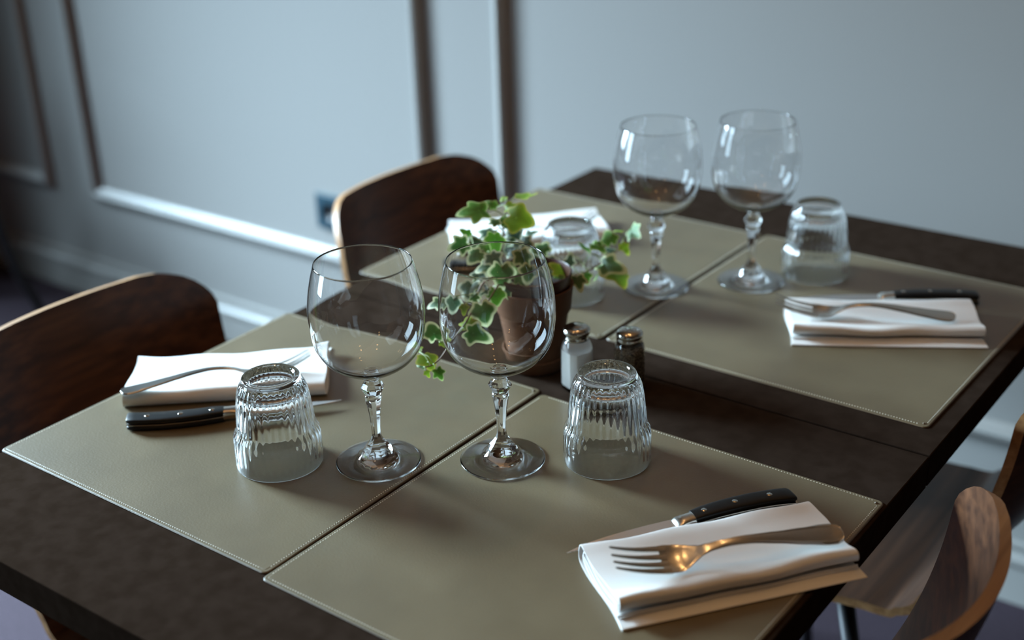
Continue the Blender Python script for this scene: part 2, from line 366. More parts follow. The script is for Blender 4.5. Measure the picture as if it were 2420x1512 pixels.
# ------------------------------------------------------------------ plywood chairs
def shell_chair(label, loc, rotz):
    """faces local +x; origin on the floor under the middle of the seat. Back top is .773 above the floor."""
    t = thing('dining_chair', label, 'chair', loc, rotz, 'walnut plywood chairs round the tables')
    # side profile (x forward, z up) of the moulded shell from the back's top to the seat's front
    top = Vector((-.390, .773)); bot = Vector((-.235, .47)); rear = Vector((-.16, .435)); front = Vector((.130, .445))
    pr = []
    nb = 26
    ctl = Vector((-.352, .600))
    for i in range(nb):
        u = i / nb; pr.append((1 - u) ** 2 * top + 2 * u * (1 - u) * ctl + u * u * bot)
    for i in range(12):
        u = i / 12; pr.append((1 - u) ** 2 * bot + 2 * u * (1 - u) * Vector((-.213, .432)) + u * u * rear)
    for i in range(25):
        u = i / 24; q = rear.lerp(front, u); q.y -= .012 * sin(pi * u); pr.append(q)
    # refine both ends for round corners
    def seg(a, b, k): return [a.lerp(b, j / k) for j in range(k)]
    pr = seg(pr[0], pr[1], 5) + seg(pr[1], pr[2], 3) + pr[2:-3] + seg(pr[-3], pr[-2], 3) + seg(pr[-2], pr[-1], 5) + [pr[-1]]
    S = [0]
    for i in range(1, len(pr)): S.append(S[-1] + (pr[i] - pr[i - 1]).length)
    T = S[-1]; nw = 28; th = .011
    G = []
    for i, q in enumerate(pr):
        s = S[i]; d0, d1 = s, T - s
        back = max(0, min(1, (.36 - s) / .30)); h0 = .190 + .0 * back + .012 * max(0, min(1, (s - .45) / .2))
        rc = .075 if d0 < d1 else .06; d = min(d0, d1)
        h = h0 if d >= rc else h0 - rc + sqrt(max(0, rc * rc - (rc - d) ** 2))
        a = pr[min(i + 1, len(pr) - 1)] - pr[max(i - 1, 0)]; a.normalize(); nn = Vector((-a.y, a.x))  # points to the sitter
        if nn.x < 0 and i < nb: nn = -nn
        row = []
        for k in range(nw + 1):
            w = -1 + 2 * k / nw; w = sin(w * pi / 2) * .35 + w * .65; y = h * w
            cur = 2.0 * back + .25 * (1 - back)
            row.append((q, nn, y, cur * y * y))
        G.append(row)
    V = []; n1 = nw + 1
    for side in (0.5, -0.5):
        for row in G:
            for (q, nn, y, c) in row:
                p = q + nn * (c * (1 if nn.x > 0.3 else .6) + side * th); V.append((p.x, y, p.y))
    R = len(G); off = R * n1; F = []; I = []
    for i in range(R - 1):
        for k in range(nw):
            F.append((i * n1 + k, i * n1 + k + 1, (i + 1) * n1 + k + 1, (i + 1) * n1 + k)); I.append(0)
            F.append((off + i * n1 + k, off + (i + 1) * n1 + k, off + (i + 1) * n1 + k + 1, off + i * n1 + k + 1)); I.append(0)
    me = mesh('seat_shell', V, F, ['walnut'], True, I); link('seat_shell', me, t)
    # the pale plywood edge, a thin band round the shell
    loop = [(0, k) for k in range(n1)] + [(i, nw) for i in range(1, R)] + [(R - 1, k) for k in range(nw - 1, -1, -1)] + [(i, 0) for i in range(R - 2, 0, -1)]
    VE = []; FE = []
    for (i, k) in loop:
        a = Vector(V[i * n1 + k]); c = Vector(V[off + i * n1 + k]); VE += [a, a.lerp(c, .5), c]
    ctr = Vector((0, 0, 0)); m = len(loop)
    for j in range(m):
        j2 = (j + 1) % m
        for z in (0, 1): FE.append((j * 3 + z, j2 * 3 + z, j2 * 3 + z + 1, j * 3 + z + 1))
    me = mesh('shell_edge', VE, FE, ['ply'], True); o = link('shell_edge', me, t); o['label'] = 'pale plywood edge'
    b = MB(); b.tube([(-.13, -.12, .425), (.09, -.12, .420)], .009); b.tube([(-.13, .12, .425), (.09, .12, .420)], .009); b.tube([(0, -.13, .418), (0, .13, .418)], .009)
    b.build('seat_frame', 'blackmetal', t)
    for sx, sy in ((1, 1), (1, -1), (-1, 1), (-1, -1)):
        b = MB(); b.tube([((.07 if sx > 0 else -.10), sy * .12, .422), ((.06 if sx > 0 else -.22), sy * .185, 0)], [.012, .009], 12); b.build('leg', 'blackmetal', t)
    return t
c0 = shell_chair('dark walnut plywood chair in front at the left table edge', (-.990, .865, FLOOR), 0)
dup(c0, (-.983, 1.480, FLOOR), 0, 'dark walnut plywood chair at the far table, right beside the wall socket')
dup(c0, (-.613, .915, FLOOR), pi, 'dark walnut plywood chair in the lower right corner, its curved back seen from above')
dup(c0, (-.612, 1.475, FLOOR), pi, 'dark walnut plywood chair at the right edge, below the far table, mostly in shadow')

# chair of a neighbouring table: only its bent black leg reaches the picture
t = thing('bistro_chair', 'black bentwood chair at the far left, only one curved leg in view', 'chair', (-3.17, 1.60, FLOOR), radians(12))
b = MB(); b.lathe([(0, .43), (.19, .43), (.2, .44), (.2, .452), (.185, .458), (0, .458)], 40); b.build('seat', 'blackmetal', t)
for sx, sy in ((1, 1), (1, -1), (-1, 1), (-1, -1)):
    b = MB(); b.tube(catmull([(sx * .15, sy * .15, .435), (sx * .165, sy * .165, .30), (sx * .19, sy * .18, .14), (sx * .235, sy * .205, 0)]), .0125, 12); b.build('leg', 'blackmetal', t)
b = MB(); b.tube(catmull([(-.14, -.14, .44), (-.19, -.16, .62), (-.22, -.12, .80), (-.23, 0, .86), (-.22, .12, .80), (-.19, .16, .62), (-.14, .14, .44)]), .0125, 12); b.build('back_hoop', 'blackmetal', t)

# ------------------------------------------------------------------ wine glasses
def faceted(prof, n, N=64):
    """prof: (r, z, facet weight); polygon cross-section of n sides blended with a circle"""
    V = []; F = []
    for (r, z, w) in prof:
        for k in range(N):
            a = 2 * pi * k / N; m = (a % (2 * pi / n)) - pi / n; poly = cos(pi / n) / cos(m)
            rr = r * ((1 - w) + w * poly); V.append((rr * cos(a), rr * sin(a), z))
    for i in range(len(prof) - 1):
        for k in range(N):
            k2 = (k + 1) % N; F.append((i * N + k, i * N + k2, (i + 1) * N + k2, (i + 1) * N + k))
    return V, F
def smooth_prof(pts, k=5): return [(p.x, p.y) for p in catmull([(a, b, 0) for a, b in pts], k)]
def wine_glass(label, loc, rotz=0):
    t = thing('wine_glass', label, 'glass', loc, rotz, 'stemmed wine glasses')
    # foot: underside (slightly hollow), rim, top surface up to the cone
    foot = [(.0005, .0016), (.020, .0014), (.036, .0004), (.0405, 0), (.0422, .0004), (.0428, .0012), (.0424, .0021), (.040, .0026), (.034, .0032), (.027, .0045), (.021, .0066), (.0172, .0096), (.0150, .0125)]
    b = MB(); b.lathe(smooth_prof(foot[:4], 3)[:-1] + smooth_prof(foot[3:], 4), 64)
    b.F = [tuple(f) for f in b.F]; n = 64
    b.add([(0, 0, .0016)] , []); ci = len(b.V) - 1
    b.F += [(ci, (k + 1) % n, k) for k in range(n)]; b.S += [True] * n; b.I += [0] * n
    b.build('foot', 'crystal', t)
    st = [(.0150, .0125, 0), (.0144, .0150, .6), (.0126, .0180, 1), (.0095, .0215, 1), (.0064, .0258, 1), (.0049, .0300, 1), (.0045, .0345, 1),
          (.0047, .0420, 1), (.0055, .0520, 1), (.0066, .0610, 1), (.0078, .0680, 1), (.0083, .0715, .6), (.0086, .0735, 0), (.0084, .0752, 0),
          (.0078, .0762, .4), (.0092, .0790, 1), (.0118, .0838, 1), (.0118, .0848, 1), (.0090, .0895, 1), (.0064, .0918, .8), (.0058, .0924, 0), (.0072, .0932, 0), (.0078, .0941, 0), (.0073, .0951, 0), (.0060, .0960, 0), (.0058, .0972, 0), (.0070, .0986, 0)]
    V, F = faceted(st, 8)
    rs = [False] * len(F)
    for i in range(len(st) - 1):
        sm = st[i][2] < .3 and st[i + 1][2] < .3
        for k in range(64): rs[i * 64 + k] = sm
    me = mesh('stem', V, F, 'crystal', rs); link('stem', me, t)
    ro = [(.0070, .0986), (.0130, .1000), (.0270, .1053), (.0420, .1160), (.0515, .1310), (.0553, .1480), (.0562, .1640), (.0552, .1800), (.0528, .1940), (.0496, .2070), (.0469, .2160)]
    so = smooth_prof(ro, 6)
    inner = []
    for i, (r, z) in enumerate(so):
        a = so[max(i - 1, 0)]; c = so[min(i + 1, len(so) - 1)]; dx, dz = c[0] - a[0], c[1] - a[1]; L = sqrt(dx * dx + dz * dz)
        th = .00065 + .0018 * max(0, 1 - (z - .0986) / .035) ** 2
        inner.append((r - dz / L * th, z + dx / L * th))
    inner = [p for p in inner if p[0] > .009]
    prof = so + [(.0468, .21635), (.0464, .21625)] + inner[::-1] + [(.0075, .1020), (.0065, .1012), (.003, .1010), (.0004, .1010)]
    b = MB(); b.lathe(prof, 96); n = 96; base = (len(prof) - 1) * n
    b.add([(0, 0, .1010)], []); ci = len(b.V) - 1
    b.F += [(ci, base + k, base + (k + 1) % n) for k in range(n)]; b.S += [True] * n; b.I += [0] * n
    b.build('bowl', 'crystal', t)
    return t
g0 = wine_glass('empty stemmed wine glass on the left near placemat, beside an upturned tumbler', (-.8075, .8368, ZM), .2)
dup(g0, (-.7050, .9088, ZM), .55, 'empty stemmed wine glass on the foreground placemat, in front of the ivy')
dup(g0, (-.8045, 1.3768, ZM), .9, 'empty stemmed wine glass on the far left placemat, left of the two far ones')
dup(g0, (-.7090, 1.4580, ZM), .1, 'empty stemmed wine glass on the far right placemat, next to the upturned tumbler')

# ------------------------------------------------------------------ tumblers, standing upside down
def tumbler(label, loc, rotz=0):
    NR = 36; SEG = NR * 8
    out = [(.0426, .0000, 0), (.0432, .0004, 0), (.0436, .0012, 0), (.0438, .005, 0), (.0438, .009, .25), (.0438, .013, 1), (.0437, .020, 1), (.0436, .029, 1), (.0434, .0335, 1), (.0427, .0365, 1),
           (.0408, .0400, 1), (.0396, .0428, 1), (.0391, .046, 1), (.0384, .055, 1), (.0374, .065, 1), (.0363, .074, 1), (.0350, .081, 1), (.0336, .0855, 1), (.0318, .0893, .7), (.0302, .0918, .15), (.0292, .0940, 0), (.0289, .0955, 0), (.0284, .0963, 0), (.0275, .0966, 0),
           (.0248, .0966, 0), (.0238, .0958, 0), (.0228, .0946, 0), (.0205, .0938, 0), (.0120, .0932, 0), (.0003, .0930, 0)]
    inn = [(.0003, .0815), (.010, .0815), (.020, .0808), (.0262, .0785), (.0292, .0745), (.0311, .068), (.0325, .060), (.0336, .053), (.0347, .046), (.0362, .0405), (.0384, .035), (.0399, .029), (.0408, .020), (.0413, .008), (.0418, .001), (.0421, .0002), (.0426, 0)]
    out = [tuple(p) for p in catmull(out[:3], 1)][:-1] + [tuple(p) for p in catmull(out[2:21], 3)][:-1] + [tuple(p) for p in catmull(out[20:], 2)]
    out = [(max(r, .0003), z, max(0, min(1, w))) for r, z, w in out]
    inn = [(max(p.x, .0003), p.y) for p in catmull([(r, z, 0) for r, z in inn], 3)]
    V = []
    for (r, z, w) in out:
        for k in range(SEG):
            a = 2 * pi * k / SEG; u = .5 - .5 * cos(NR * a); rr = r - .0007 * w * (1 - u) ** 1.3 + .0001 * w; V.append((rr * cos(a), rr * sin(a), z))
    for (r, z) in inn:
        for k in range(SEG):
            a = 2 * pi * k / SEG; V.append((r * cos(a), r * sin(a), z))
    F = []; R = len(out) + len(inn)
    for i in range(R - 1):
        if i == len(out) - 1: continue
        for k in range(SEG):
            k2 = (k + 1) % SEG; F.append((i * SEG + k, i * SEG + k2, (i + 1) * SEG + k2, (i + 1) * SEG + k))
    F.append(tuple((len(out) - 1) * SEG + k for k in range(SEG))); F.append(tuple(len(out) * SEG + k for k in range(SEG - 1, -1, -1)))
    # close: last ring of inn coincides with first of out
    me = mesh('tumbler', V, F, 'pressed', True)
    bm = bmesh.new(); bm.from_mesh(me); bmesh.ops.remove_doubles(bm, verts=bm.verts, dist=1e-7); bmesh.ops.recalc_face_normals(bm, faces=bm.faces); bm.to_mesh(me); bm.free()
    o = link('tumbler', me, None, loc, rotz); tag(o, label, 'glass', 'ribbed tumblers standing upside down'); return o
u0 = tumbler('upturned ribbed tumbler in front of the near left napkin', (-.892, .782, ZM))
def copy1(o, loc, rz, label):
    c = o.copy(); COL.objects.link(c); c.location = loc; c.rotation_euler = (0, 0, rz); c['label'] = label; return c
copy1(u0, (-.6185, .968, ZM), .1, 'upturned ribbed tumbler in front of the salt and pepper')
copy1(u0, (-.651, 1.528, ZM), .3, 'upturned ribbed tumbler on the far right placemat, beside the wine glass')
copy1(u0, (-.884, 1.297, ZM), .2, 'upturned ribbed tumbler half hidden behind the ivy')

# ------------------------------------------------------------------ salt and pepper
def octo(h, c):   # square of half side h with chamfer c
    return [(h, -h + c), (h, h - c), (h - c, h), (-h + c, h), (-h, h - c), (-h, -h + c), (-h + c, -h), (h - c, -h)]
def body_mesh(rings, morph):   # rings: (half, z, roundness); outline blended octagon<->circle, 48 samples
    N = 48; V = []; F = []
    for (h, z, w) in rings:
        for k in range(N):
            a = 2 * pi * k / N; ca, sa = cos(a), sin(a)
            sq = min(1 / max(abs(ca), abs(sa)), morph / (abs(ca) + abs(sa)))
            r = h * ((1 - w) * sq + w); V.append((r * ca, r * sa, z))
    for i in range(len(rings) - 1):
        for k in range(N):
            k2 = (k + 1) % N; F.append((i * N + k, i * N + k2, (i + 1) * N + k2, (i + 1) * N + k))
    F.append(tuple(range(N - 1, -1, -1))); F.append(tuple((len(rings) - 1) * N + k for k in range(N)))
    return V, F
def shaker(name, label, loc, rotz, morph, fill, content, dome):
    t = thing(name, label, 'shaker', loc, rotz, None)
    outer = [(.0150, 0, .1), (.0165, .001, 0), (.0170, .003, 0), (.0166, .048, 0), (.0160, .053, .1), (.0148, .0565, .5), (.0132, .0590, 1), (.0122, .0605, 1), (.0122, .066, 1)]
    V, F = body_mesh(outer, morph); b = MB(); b.add(V, F, True); b.build('glass_body', 'pressed', t, sharp=radians(28))
    inner = [(.0132, .0045, 0), (.0144, .006, 0), (.0143, .047, 0), (.0138, .0515, .1), (.0128, .0548, .5)]
    inner = [r for r in inner if r[1] <= fill]
    V, F = body_mesh(inner, morph * .99); b = MB(); b.add(V, F, True); b.build(content, content if content in ('salt', 'pepper') else 'salt', t, sharp=radians(28))
    b = MB()
    if dome: pr = [(.0128, .0600), (.0134, .0603), (.0134, .0622), (.0128, .0630), (.0131, .0640), (.0127, .0652), (.0131, .0664), (.0148, .0676), (.0153, .0700), (.0149, .0726), (.0130, .0742), (.0112, .0752), (.0100, .0748), (.006, .0762), (.0002, .0766)]
    else: pr = [(.0132, .0592), (.0142, .0596), (.0145, .0612), (.0139, .0630), (.0138, .0638), (.0146, .0650), (.0149, .0668), (.0144, .0688), (.0130, .0704), (.0120, .0712), (.006, .0722), (.0002, .0726)]
    b.lathe(pr, 48); b.build('cap', 'chrome', t)
    cap = t.children[-1]
    b = MB(); zt = .0753 if dome else .0717
    for rr, k in ((0, 1), (.0045, 5), (.0085, 9)):
        for i in range(k):
            a = 2 * pi * i / k + .3; z = zt + (.0014 if rr == 0 else .0008 if rr < .005 else .0)
            b.lathe([(.00065, z - .0008), (.00065, z), (0, z + .0001)], 8, cx=rr * cos(a), cy=rr * sin(a))
    o = b.build('pouring_holes', 'hole', cap); o['kind'] = 'stuff'
    return t
shaker('salt_shaker', 'glass salt shaker full of white salt beside the plant pot', (-.732, 1.084, 0), radians(37 + 45 - 62), 1.32, .05, 'salt', True)
shaker('pepper_shaker', 'glass pepper shaker with perforated metal cap behind the upturned tumbler', (-.682, 1.113, 0), radians(30), 1.36, .056, 'pepper', False)

# ------------------------------------------------------------------ napkins
def napkin_mesh(seed, flare=1.0):
    """a cotton napkin folded into a flat packet .215 long: cloth strip swept along local x, open side towards -y"""
    rnd = random.Random(seed)
    # centre line of the folded cloth in (y, z): from inner end, zigzag layers
    def pathfold():
        P = []
        P += [(-.040, .0062), (.0, .0060), (.036, .0062)]            # inner layer
        P += [(.0405, .0075), (.0405, .0095), (.036, .0105)]         # inner fold
        P += [(.0, .0108), (-.036, .0112), (-.0405, .0100), (-.0415, .0085), (-.040, .0072), (-.034, .0068)]
        return P
    # outer wrap: lower flap that sticks out at the open side, under everything, round the back, over the top, rolled lip
    outer = [(-.0455, .0045), (-.0470, .0022), (-.0560, .0014), (-.0600, .0010), (-.0560, .0006), (-.02, .0007), (.02, .0007), (.040, .0009), (.0455, .0030), (.0475, .0070), (.0465, .0115), (.0430, .0148), (.036, .0162),
             (.015, .0163), (-.01, .0158), (-.030, .0162), (-.0385, .0170), (-.0430, .0166), (-.0462, .0148), (-.0470, .0120), (-.0462, .0092), (-.0440, .0078)]
    mid = [(-.0485, .0034), (-.020, .0028), (.02, .0028), (.040, .0036), (.0435, .0060), (.0440, .0100), (.0405, .0132), (.034, .0140), (0, .0138), (-.030, .0138), (-.0410, .0146), (-.0436, .0128), (-.0430, .0100)]
    V = []; F = []
    def strip(line, th, k, phase):
        nonlocal V, F
        pts = [p.to_2d() for p in catmull([(a, b, 0) for a, b in line], k)]
        A = []
        for i, p in enumerate(pts):
            d = (pts[min(i + 1, len(pts) - 1)] - pts[max(i - 1, 0)]).normalized(); A.append((p, Vector((-d.y, d.x))))
        poly = [p + n * th / 2 for p, n in A] + [p - n * th / 2 for p, n in reversed(A)]
        NS = 44; n = len(poly); base = len(V)
        for s in range(NS + 1):
            u = s / NS * 2 - 1; x = .1075 * u
            for j, p in enumerate(poly):
                y, z = p
                e = abs(u) ** 6
                up = max(0, z) / .017
                x2 = x * (1 + .012 * sin(y * 60 + phase) * e) + (.004 * (1 - up) + .003 * up * sin(phase * 3)) * u * e
                y2 = y + (.0014 * sin(u * 3.1 + phase) + .0008 * sin(u * 8.3 + seed)) * up
                lip = max(0, min(1, (-y - .028) / .014)) * up
                y2 += lip * (-.0028 * e * flare + .0018 * sin(u * 4.2 + 1 + seed))
                z2 = z * (1 + .05 * sin(u * 3.0 + seed) + .035 * sin(u * 8 + y * 90 + seed * 2))
                z2 += lip * .0030 * (u * u) * flare - up * .0012 * max(0, 1 - (y / .03) ** 2) * (1 - u * u)
                # raised back corner
                bk = max(0, min(1, (y - .025) / .02)) * up; z2 += bk * .0018 * u * u
                V.append((x2, y2, max(z2, .0001)))
        for s in range(NS):
            for j in range(n):
                j2 = (j + 1) % n; F.append((base + s * n + j, base + s * n + j2, base + (s + 1) * n + j2, base + (s + 1) * n + j))
        h = n // 2
        for s0 in (0, NS):
            for j in range(h - 1):
                q = (base + s0 * n + j, base + s0 * n + j + 1, base + s0 * n + n - 2 - j, base + s0 * n + n - 1 - j)
                F.append(q if s0 == 0 else q[::-1])
    strip(outer, .0011, 5, .3); strip(mid, .0011, 4, 1.4); strip(pathfold(), .0011, 4, 2.2)
    me = mesh('napkin', V, F, 'cloth', True)
    bm = bmesh.new(); bm.from_mesh(me); bmesh.ops.recalc_face_normals(bm, faces=bm.faces)
    for e in bm.edges:
        if len(e.link_faces) == 2 and e.calc_face_angle(0) > radians(50): e.smooth = False
    bm.to_mesh(me); bm.free()
    return me
NAP = [((-.4405, .8665), radians(53.0), 3, 'folded white cloth napkin in the foreground, carrying a fork with its tines at the left'),
       ((-.5130, 1.4150), radians(30.5), 5, 'folded white cloth napkin at the right of the far table'),
       ((-1.0660, .8740), radians(40.5 + 180), 8, 'folded white cloth napkin on the left near placemat behind the upturned tumbler'),
       ((-1.0520, 1.4360), radians(45 + 180), 9, 'folded white cloth napkin on the far left placemat behind the ivy')]
for (x, y), a, sd, lb in NAP:
    o = link('napkin', napkin_mesh(sd), None, (x, y, ZM), a); tag(o, lb, 'napkin', 'folded napkins')

# ------------------------------------------------------------------ forks and knives
def fork_mesh():
    """tines at -x end; length .205, bowl bottom rests at z = 0 near x = -.045, handle tip near z = .003"""
    def h(s):  # s: 0 tip .. .205 handle end
        K = [(0, .0165), (.012, .0105), (.025, .0055), (.040, .0018), (.052, .0002), (.062, .0010), (.072, .0055), (.082, .0105), (.095, .0135), (.110, .0145), (.130, .0125), (.155, .0085), (.180, .0045), (.195, .0028), (.205, .0026)]
        for i in range(len(K) - 1):
            if K[i][0] <= s <= K[i + 1][0]:
                a = K[max(i - 1, 0)]; b_, c = K[i], K[i + 1]; d = K[min(i + 2, len(K) - 1)]
                t = (s - b_[0]) / (c[0] - b_[0]); m0 = (c[1] - a[1]) / max(1e-6, c[0] - a[0]) * (c[0] - b_[0]); m1 = (d[1] - b_[1]) / max(1e-6, d[0] - b_[0]) * (c[0] - b_[0])
                return (2 * t ** 3 - 3 * t * t + 1) * b_[1] + (t ** 3 - 2 * t * t + t) * m0 + (-2 * t ** 3 + 3 * t * t) * c[1] + (t ** 3 - t * t) * m1
        return K[-1][1]
    def hw(s):
        K = [(.044, .0126), (.050, .0130), (.058, .0126), (.065, .0108), (.071, .0076), (.078, .0048), (.086, .0037), (.100, .0034), (.120, .0039), (.145, .0056), (.170, .0080), (.188, .0098), (.197, .0098), (.2015, .0084), (.204, .0056), (.205, .0015)]
        for i in range(len(K) - 1):
            if K[i][0] <= s <= K[i + 1][0]:
                t = (s - K[i][0]) / (K[i + 1][0] - K[i][0]); t = t * t * (3 - 2 * t) * .5 + t * .5
                return K[i][1] + (K[i + 1][1] - K[i][1]) * t
        return K[-1][1]
    b = MB()
    ss = [.044 + .161 * i / 70 for i in range(64)] + [.1925, .195, .197, .199, .2005, .202, .203, .204, .2046, .205]
    ss = sorted(set(ss)); n = 15; V = []; F = []
    for s in ss:
        w = hw(s); hd = max(0, min(1, (s - .075) / .02)); th = .0011 + .0011 * hd * (1 - max(0, min(1, (s - .12) / .05)) * .35)
        cup = .0030 * max(0, 1 - max(0, s - .050) / .026)
        T = []; B = []
        for k in range(n):
            u = -1 + 2 * k / (n - 1)
            lip = (.00045 if .72 < abs(u) < .93 else 0) * max(0, min(1, (s - .10) / .03)) - (.0006 if abs(u) > .97 else 0)
            zc = h(s) + cup * u * u
            bul = (1 - u * u)
            T.append((s - .105, w * u, zc + th * (.45 + .35 * bul * hd) + lip)); B.append((s - .105, w * u, zc - th * (.35 + .5 * bul * hd)))
        V += T + B[::-1]
    m = 2 * n
    for i in range(len(ss) - 1):
        for k in range(m): F.append((i * m + k, i * m + (k + 1) % m, (i + 1) * m + (k + 1) % m, (i + 1) * m + k))
    for i0 in (0, len(ss) - 1):
        for k in range(n - 1): F.append((i0 * m + k, i0 * m + k + 1, i0 * m + m - 2 - k, i0 * m + m - 1 - k))
    b.add(V, F, True)
    for q in (-1.5, -.5, .5, 1.5):
        V = []; F = []; st = [0, .0006, .002, .008, .016, .024, .032, .040, .046, .050]
        for s in st:
            w = (.0003 if s == 0 else .0007 if s < .001 else .0011 + .0015 * min(1, s / .045)); yc = q * (.0069 - .0007 * (1 - s / .05))
            u = yc / .013; zc = h(s) + .0030 * u * u; th = .0004 + .0008 * min(1, s / .02)
            V += [(s - .105, yc - w, zc - th * .6), (s - .105, yc - w * .4, zc - th), (s - .105, yc + w * .4, zc - th), (s - .105, yc + w, zc - th * .6), (s - .105, yc + w, zc + th * .5), (s - .105, yc + w * .4, zc + th * .8), (s - .105, yc - w * .4, zc + th * .8), (s - .105, yc - w, zc + th * .5)]
        for i in range(len(st) - 1):
            for k in range(8): F.append((i * 8 + k, i * 8 + (k + 1) % 8, (i + 1) * 8 + (k + 1) % 8, (i + 1) * 8 + k))
        F.append(tuple(range(7, -1, -1))); b.add(V, F, True)
    me = mesh('fork', b.V, b.F, 'steel', b.S)
    bm = bmesh.new(); bm.from_mesh(me); bmesh.ops.recalc_face_normals(bm, faces=bm.faces)
    for e in bm.edges:
        if len(e.link_faces) == 2 and e.calc_face_angle(0) > radians(55): e.smooth = False
    bm.to_mesh(me); bm.free(); return me
FM = fork_mesh()
def fork(label, tip, end, z, roll=0.07):
    t = Vector(tip); e = Vector(end); c = (t + e) / 2; d = (e - t)
    o = link('fork', FM, None, (c.x, c.y, z)); o.rotation_euler = (roll, 0, math.atan2(d.y, d.x)); o.scale = (1.02, 1.12, 1.0); return tag(o, label, 'fork', 'stainless forks on napkins')
fork('steel fork on the foreground napkin', (-.4925, .7820), (-.3560, .9370), .0255, .36)
fork('steel fork on the napkin at the right of the far table', (-.6180, 1.3440), (-.4290, 1.4370), .0232, .16)
fork('steel fork on the left near napkin, handle towards the left', (-.9890, .9310), (-1.1240, .7610), .0205)
fork('steel fork on the far left napkin, seen between the ivy and the tumbler', (-.9700, 1.4900), (-1.0720, 1.3040), .0205)

def knife(label, butt, ang, z, flip=1, first=[None]):
    """origin at the middle; blade tip towards -x, handle towards +x, spine towards +y*flip, lying on its side"""
    if first[0] is not None and first[0]['flip'] == flip:
        src = first[0]
    t = thing('steak_knife', label, 'knife', (0, 0, 0), ang, 'steak knives beside napkins'); f = flip
    # blade outline (x, y): spine then serrated edge
    sp = [(-.122, -.0035), (-.112, -.0002), (-.098, .0030), (-.080, .0056), (-.060, .0074), (-.040, .0084), (-.020, .0086), (-.012, .0086)]
    ed = []
    for i in range(61):
        x = -.020 - i * (.098) / 60; y = -.0078 + .0043 * (i / 60) ** 2.2 + (.0006 if i % 2 else 0) * (1 if i > 8 else 0); ed.append((x, y))
    out = sp[::-1] + [(-.121, -.0042)] + ed[::-1] + [(-.012, -.0070)]
    V = []; F = []; n = len(out)
    for (x, y) in out: V.append((x, f * y, .00075 if y > -.002 and x > -.11 else .0002))
    for (x, y) in out: V.append((x, f * y, -.00075 if y > -.002 and x > -.11 else -.0002))
    F.append(tuple(range(n))); F.append(tuple(range(2 * n - 1, n - 1, -1)))
    for i in range(n): F.append((i, n + i, n + (i + 1) % n, (i + 1) % n))
    bl = MB(); bl.add(V, F); bl.build('blade', 'blade', t)
    def loft(name, m, rings, par=t):
        """rings: (x, yc, hy, hz)"""
        N = 20; V = []; F = []
        for (x, yc, hy, hz, zc) in rings:
            for k in range(N):
                a = 2 * pi * k / N; ca, sa = cos(a), sin(a); p = 2 / 3.2
                V.append((x, f * (yc + hy * math.copysign(abs(ca) ** p, ca)), zc + hz * math.copysign(abs(sa) ** p, sa)))
        for i in range(len(rings) - 1):
            for k in range(N): F.append((i * N + k, i * N + (k + 1) % N, (i + 1) * N + (k + 1) % N, (i + 1) * N + k))
        F.append(tuple(range(N - 1, -1, -1))); F.append(tuple((len(rings) - 1) * N + k for k in range(N)))
        q = MB(); q.add(V, F, True); return q.build(name, m, par, sharp=radians(45))
    loft('bolster', 'steel', [(-.0150, .0005, .0082, .0010, 0), (-.0130, .0005, .0088, .0030, 0), (-.0105, .0006, .0088, .0048, 0), (-.0060, .0010, .0076, .0056, 0), (0, .0016, .0072, .0058, 0), (.0045, .0022, .0078, .0060, 0)])
    hk = [(.004, .0022, .0084), (.014, .0034, .0088), (.030, .0052, .0094), (.050, .0060, .0098), (.070, .0056, .0100), (.086, .0040, .0100), (.097, .0020, .0102), (.1035, .0004, .0104), (.1060, .0, .0094)]
    loft('tang', 'steel', [(x, y, h + .0003, .0013, 0) for x, y, h in hk])
    for s in (1, -1):
        r = [(x, y, h * (1 if 0 < i < len(hk) - 1 else .94), .0030 * (1 if 0 < i < len(hk) - 1 else .7), s * .0040) for i, (x, y, h) in enumerate(hk)]
        loft('handle_scale', 'handle', r)
    for x, y in ((.016, .0036), (.049, .0060), (.084, .0042)):
        q = MB(); q.lathe([(0, -.0071), (.0026, -.0071), (.0030, -.0066), (.0030, .0066), (.0026, .0071), (0, .0071)], 20, cx=x, cy=f * y); q.build('rivet', 'chrome', t)
    b_ = Vector(butt); t.location = (b_.x - .106 * cos(ang), b_.y - .106 * sin(ang), z)
    return t
knife('black handled steak knife beside the foreground napkin, point at the left', (-.4285, .9905), radians(56), ZM + .0072, 1)
knife('black handled steak knife behind the napkin at the right of the far table', (-.4400, 1.5420), radians(32), ZM + .0072, 1)
knife('black handled steak knife in front of the near left napkin, point at the right', (-1.0810, .7420), radians(44.5 + 180), ZM + .0072, 1)
knife('black handled steak knife on the far left placemat, behind the ivy leaves', (-1.0770, 1.2740), radians(35 + 180), ZM + .0072, 1)

# ------------------------------------------------------------------ potted ivy
PX, PY = -.806, 1.107
pt = thing('potted_ivy', 'variegated ivy trailing from a small brown pot between the two tables', 'plant', (0, 0, 0))
def lathe_obj(name, m, prof, parent, n=64, loc=(PX, PY, 0)):
    b = MB(); b.lathe(prof, n); return b.build(name, m, parent, loc=loc, sharp=radians(35))
lathe_obj('saucer', 'pot', [(0, .0005), (.0325, .0005), (.0335, .0015), (.0362, .0135), (.0372, .0150), (.0372, .0165), (.0360, .0170), (.0350, .0160), (.0318, .0040), (0, .0035)], pt)
lathe_obj('pot', 'pot', [(0, .0040), (.0300, .0040), (.0312, .0055), (.0330, .020), (.0362, .045), (.0398, .0685), (.0404, .0700), (.0418, .0704), (.0426, .0718), (.0455, .0985), (.0458, .1010), (.0448, .1018), (.0436, .1012), (.0420, .0900), (.0385, .065), (.031, .010), (0, .009)], pt)
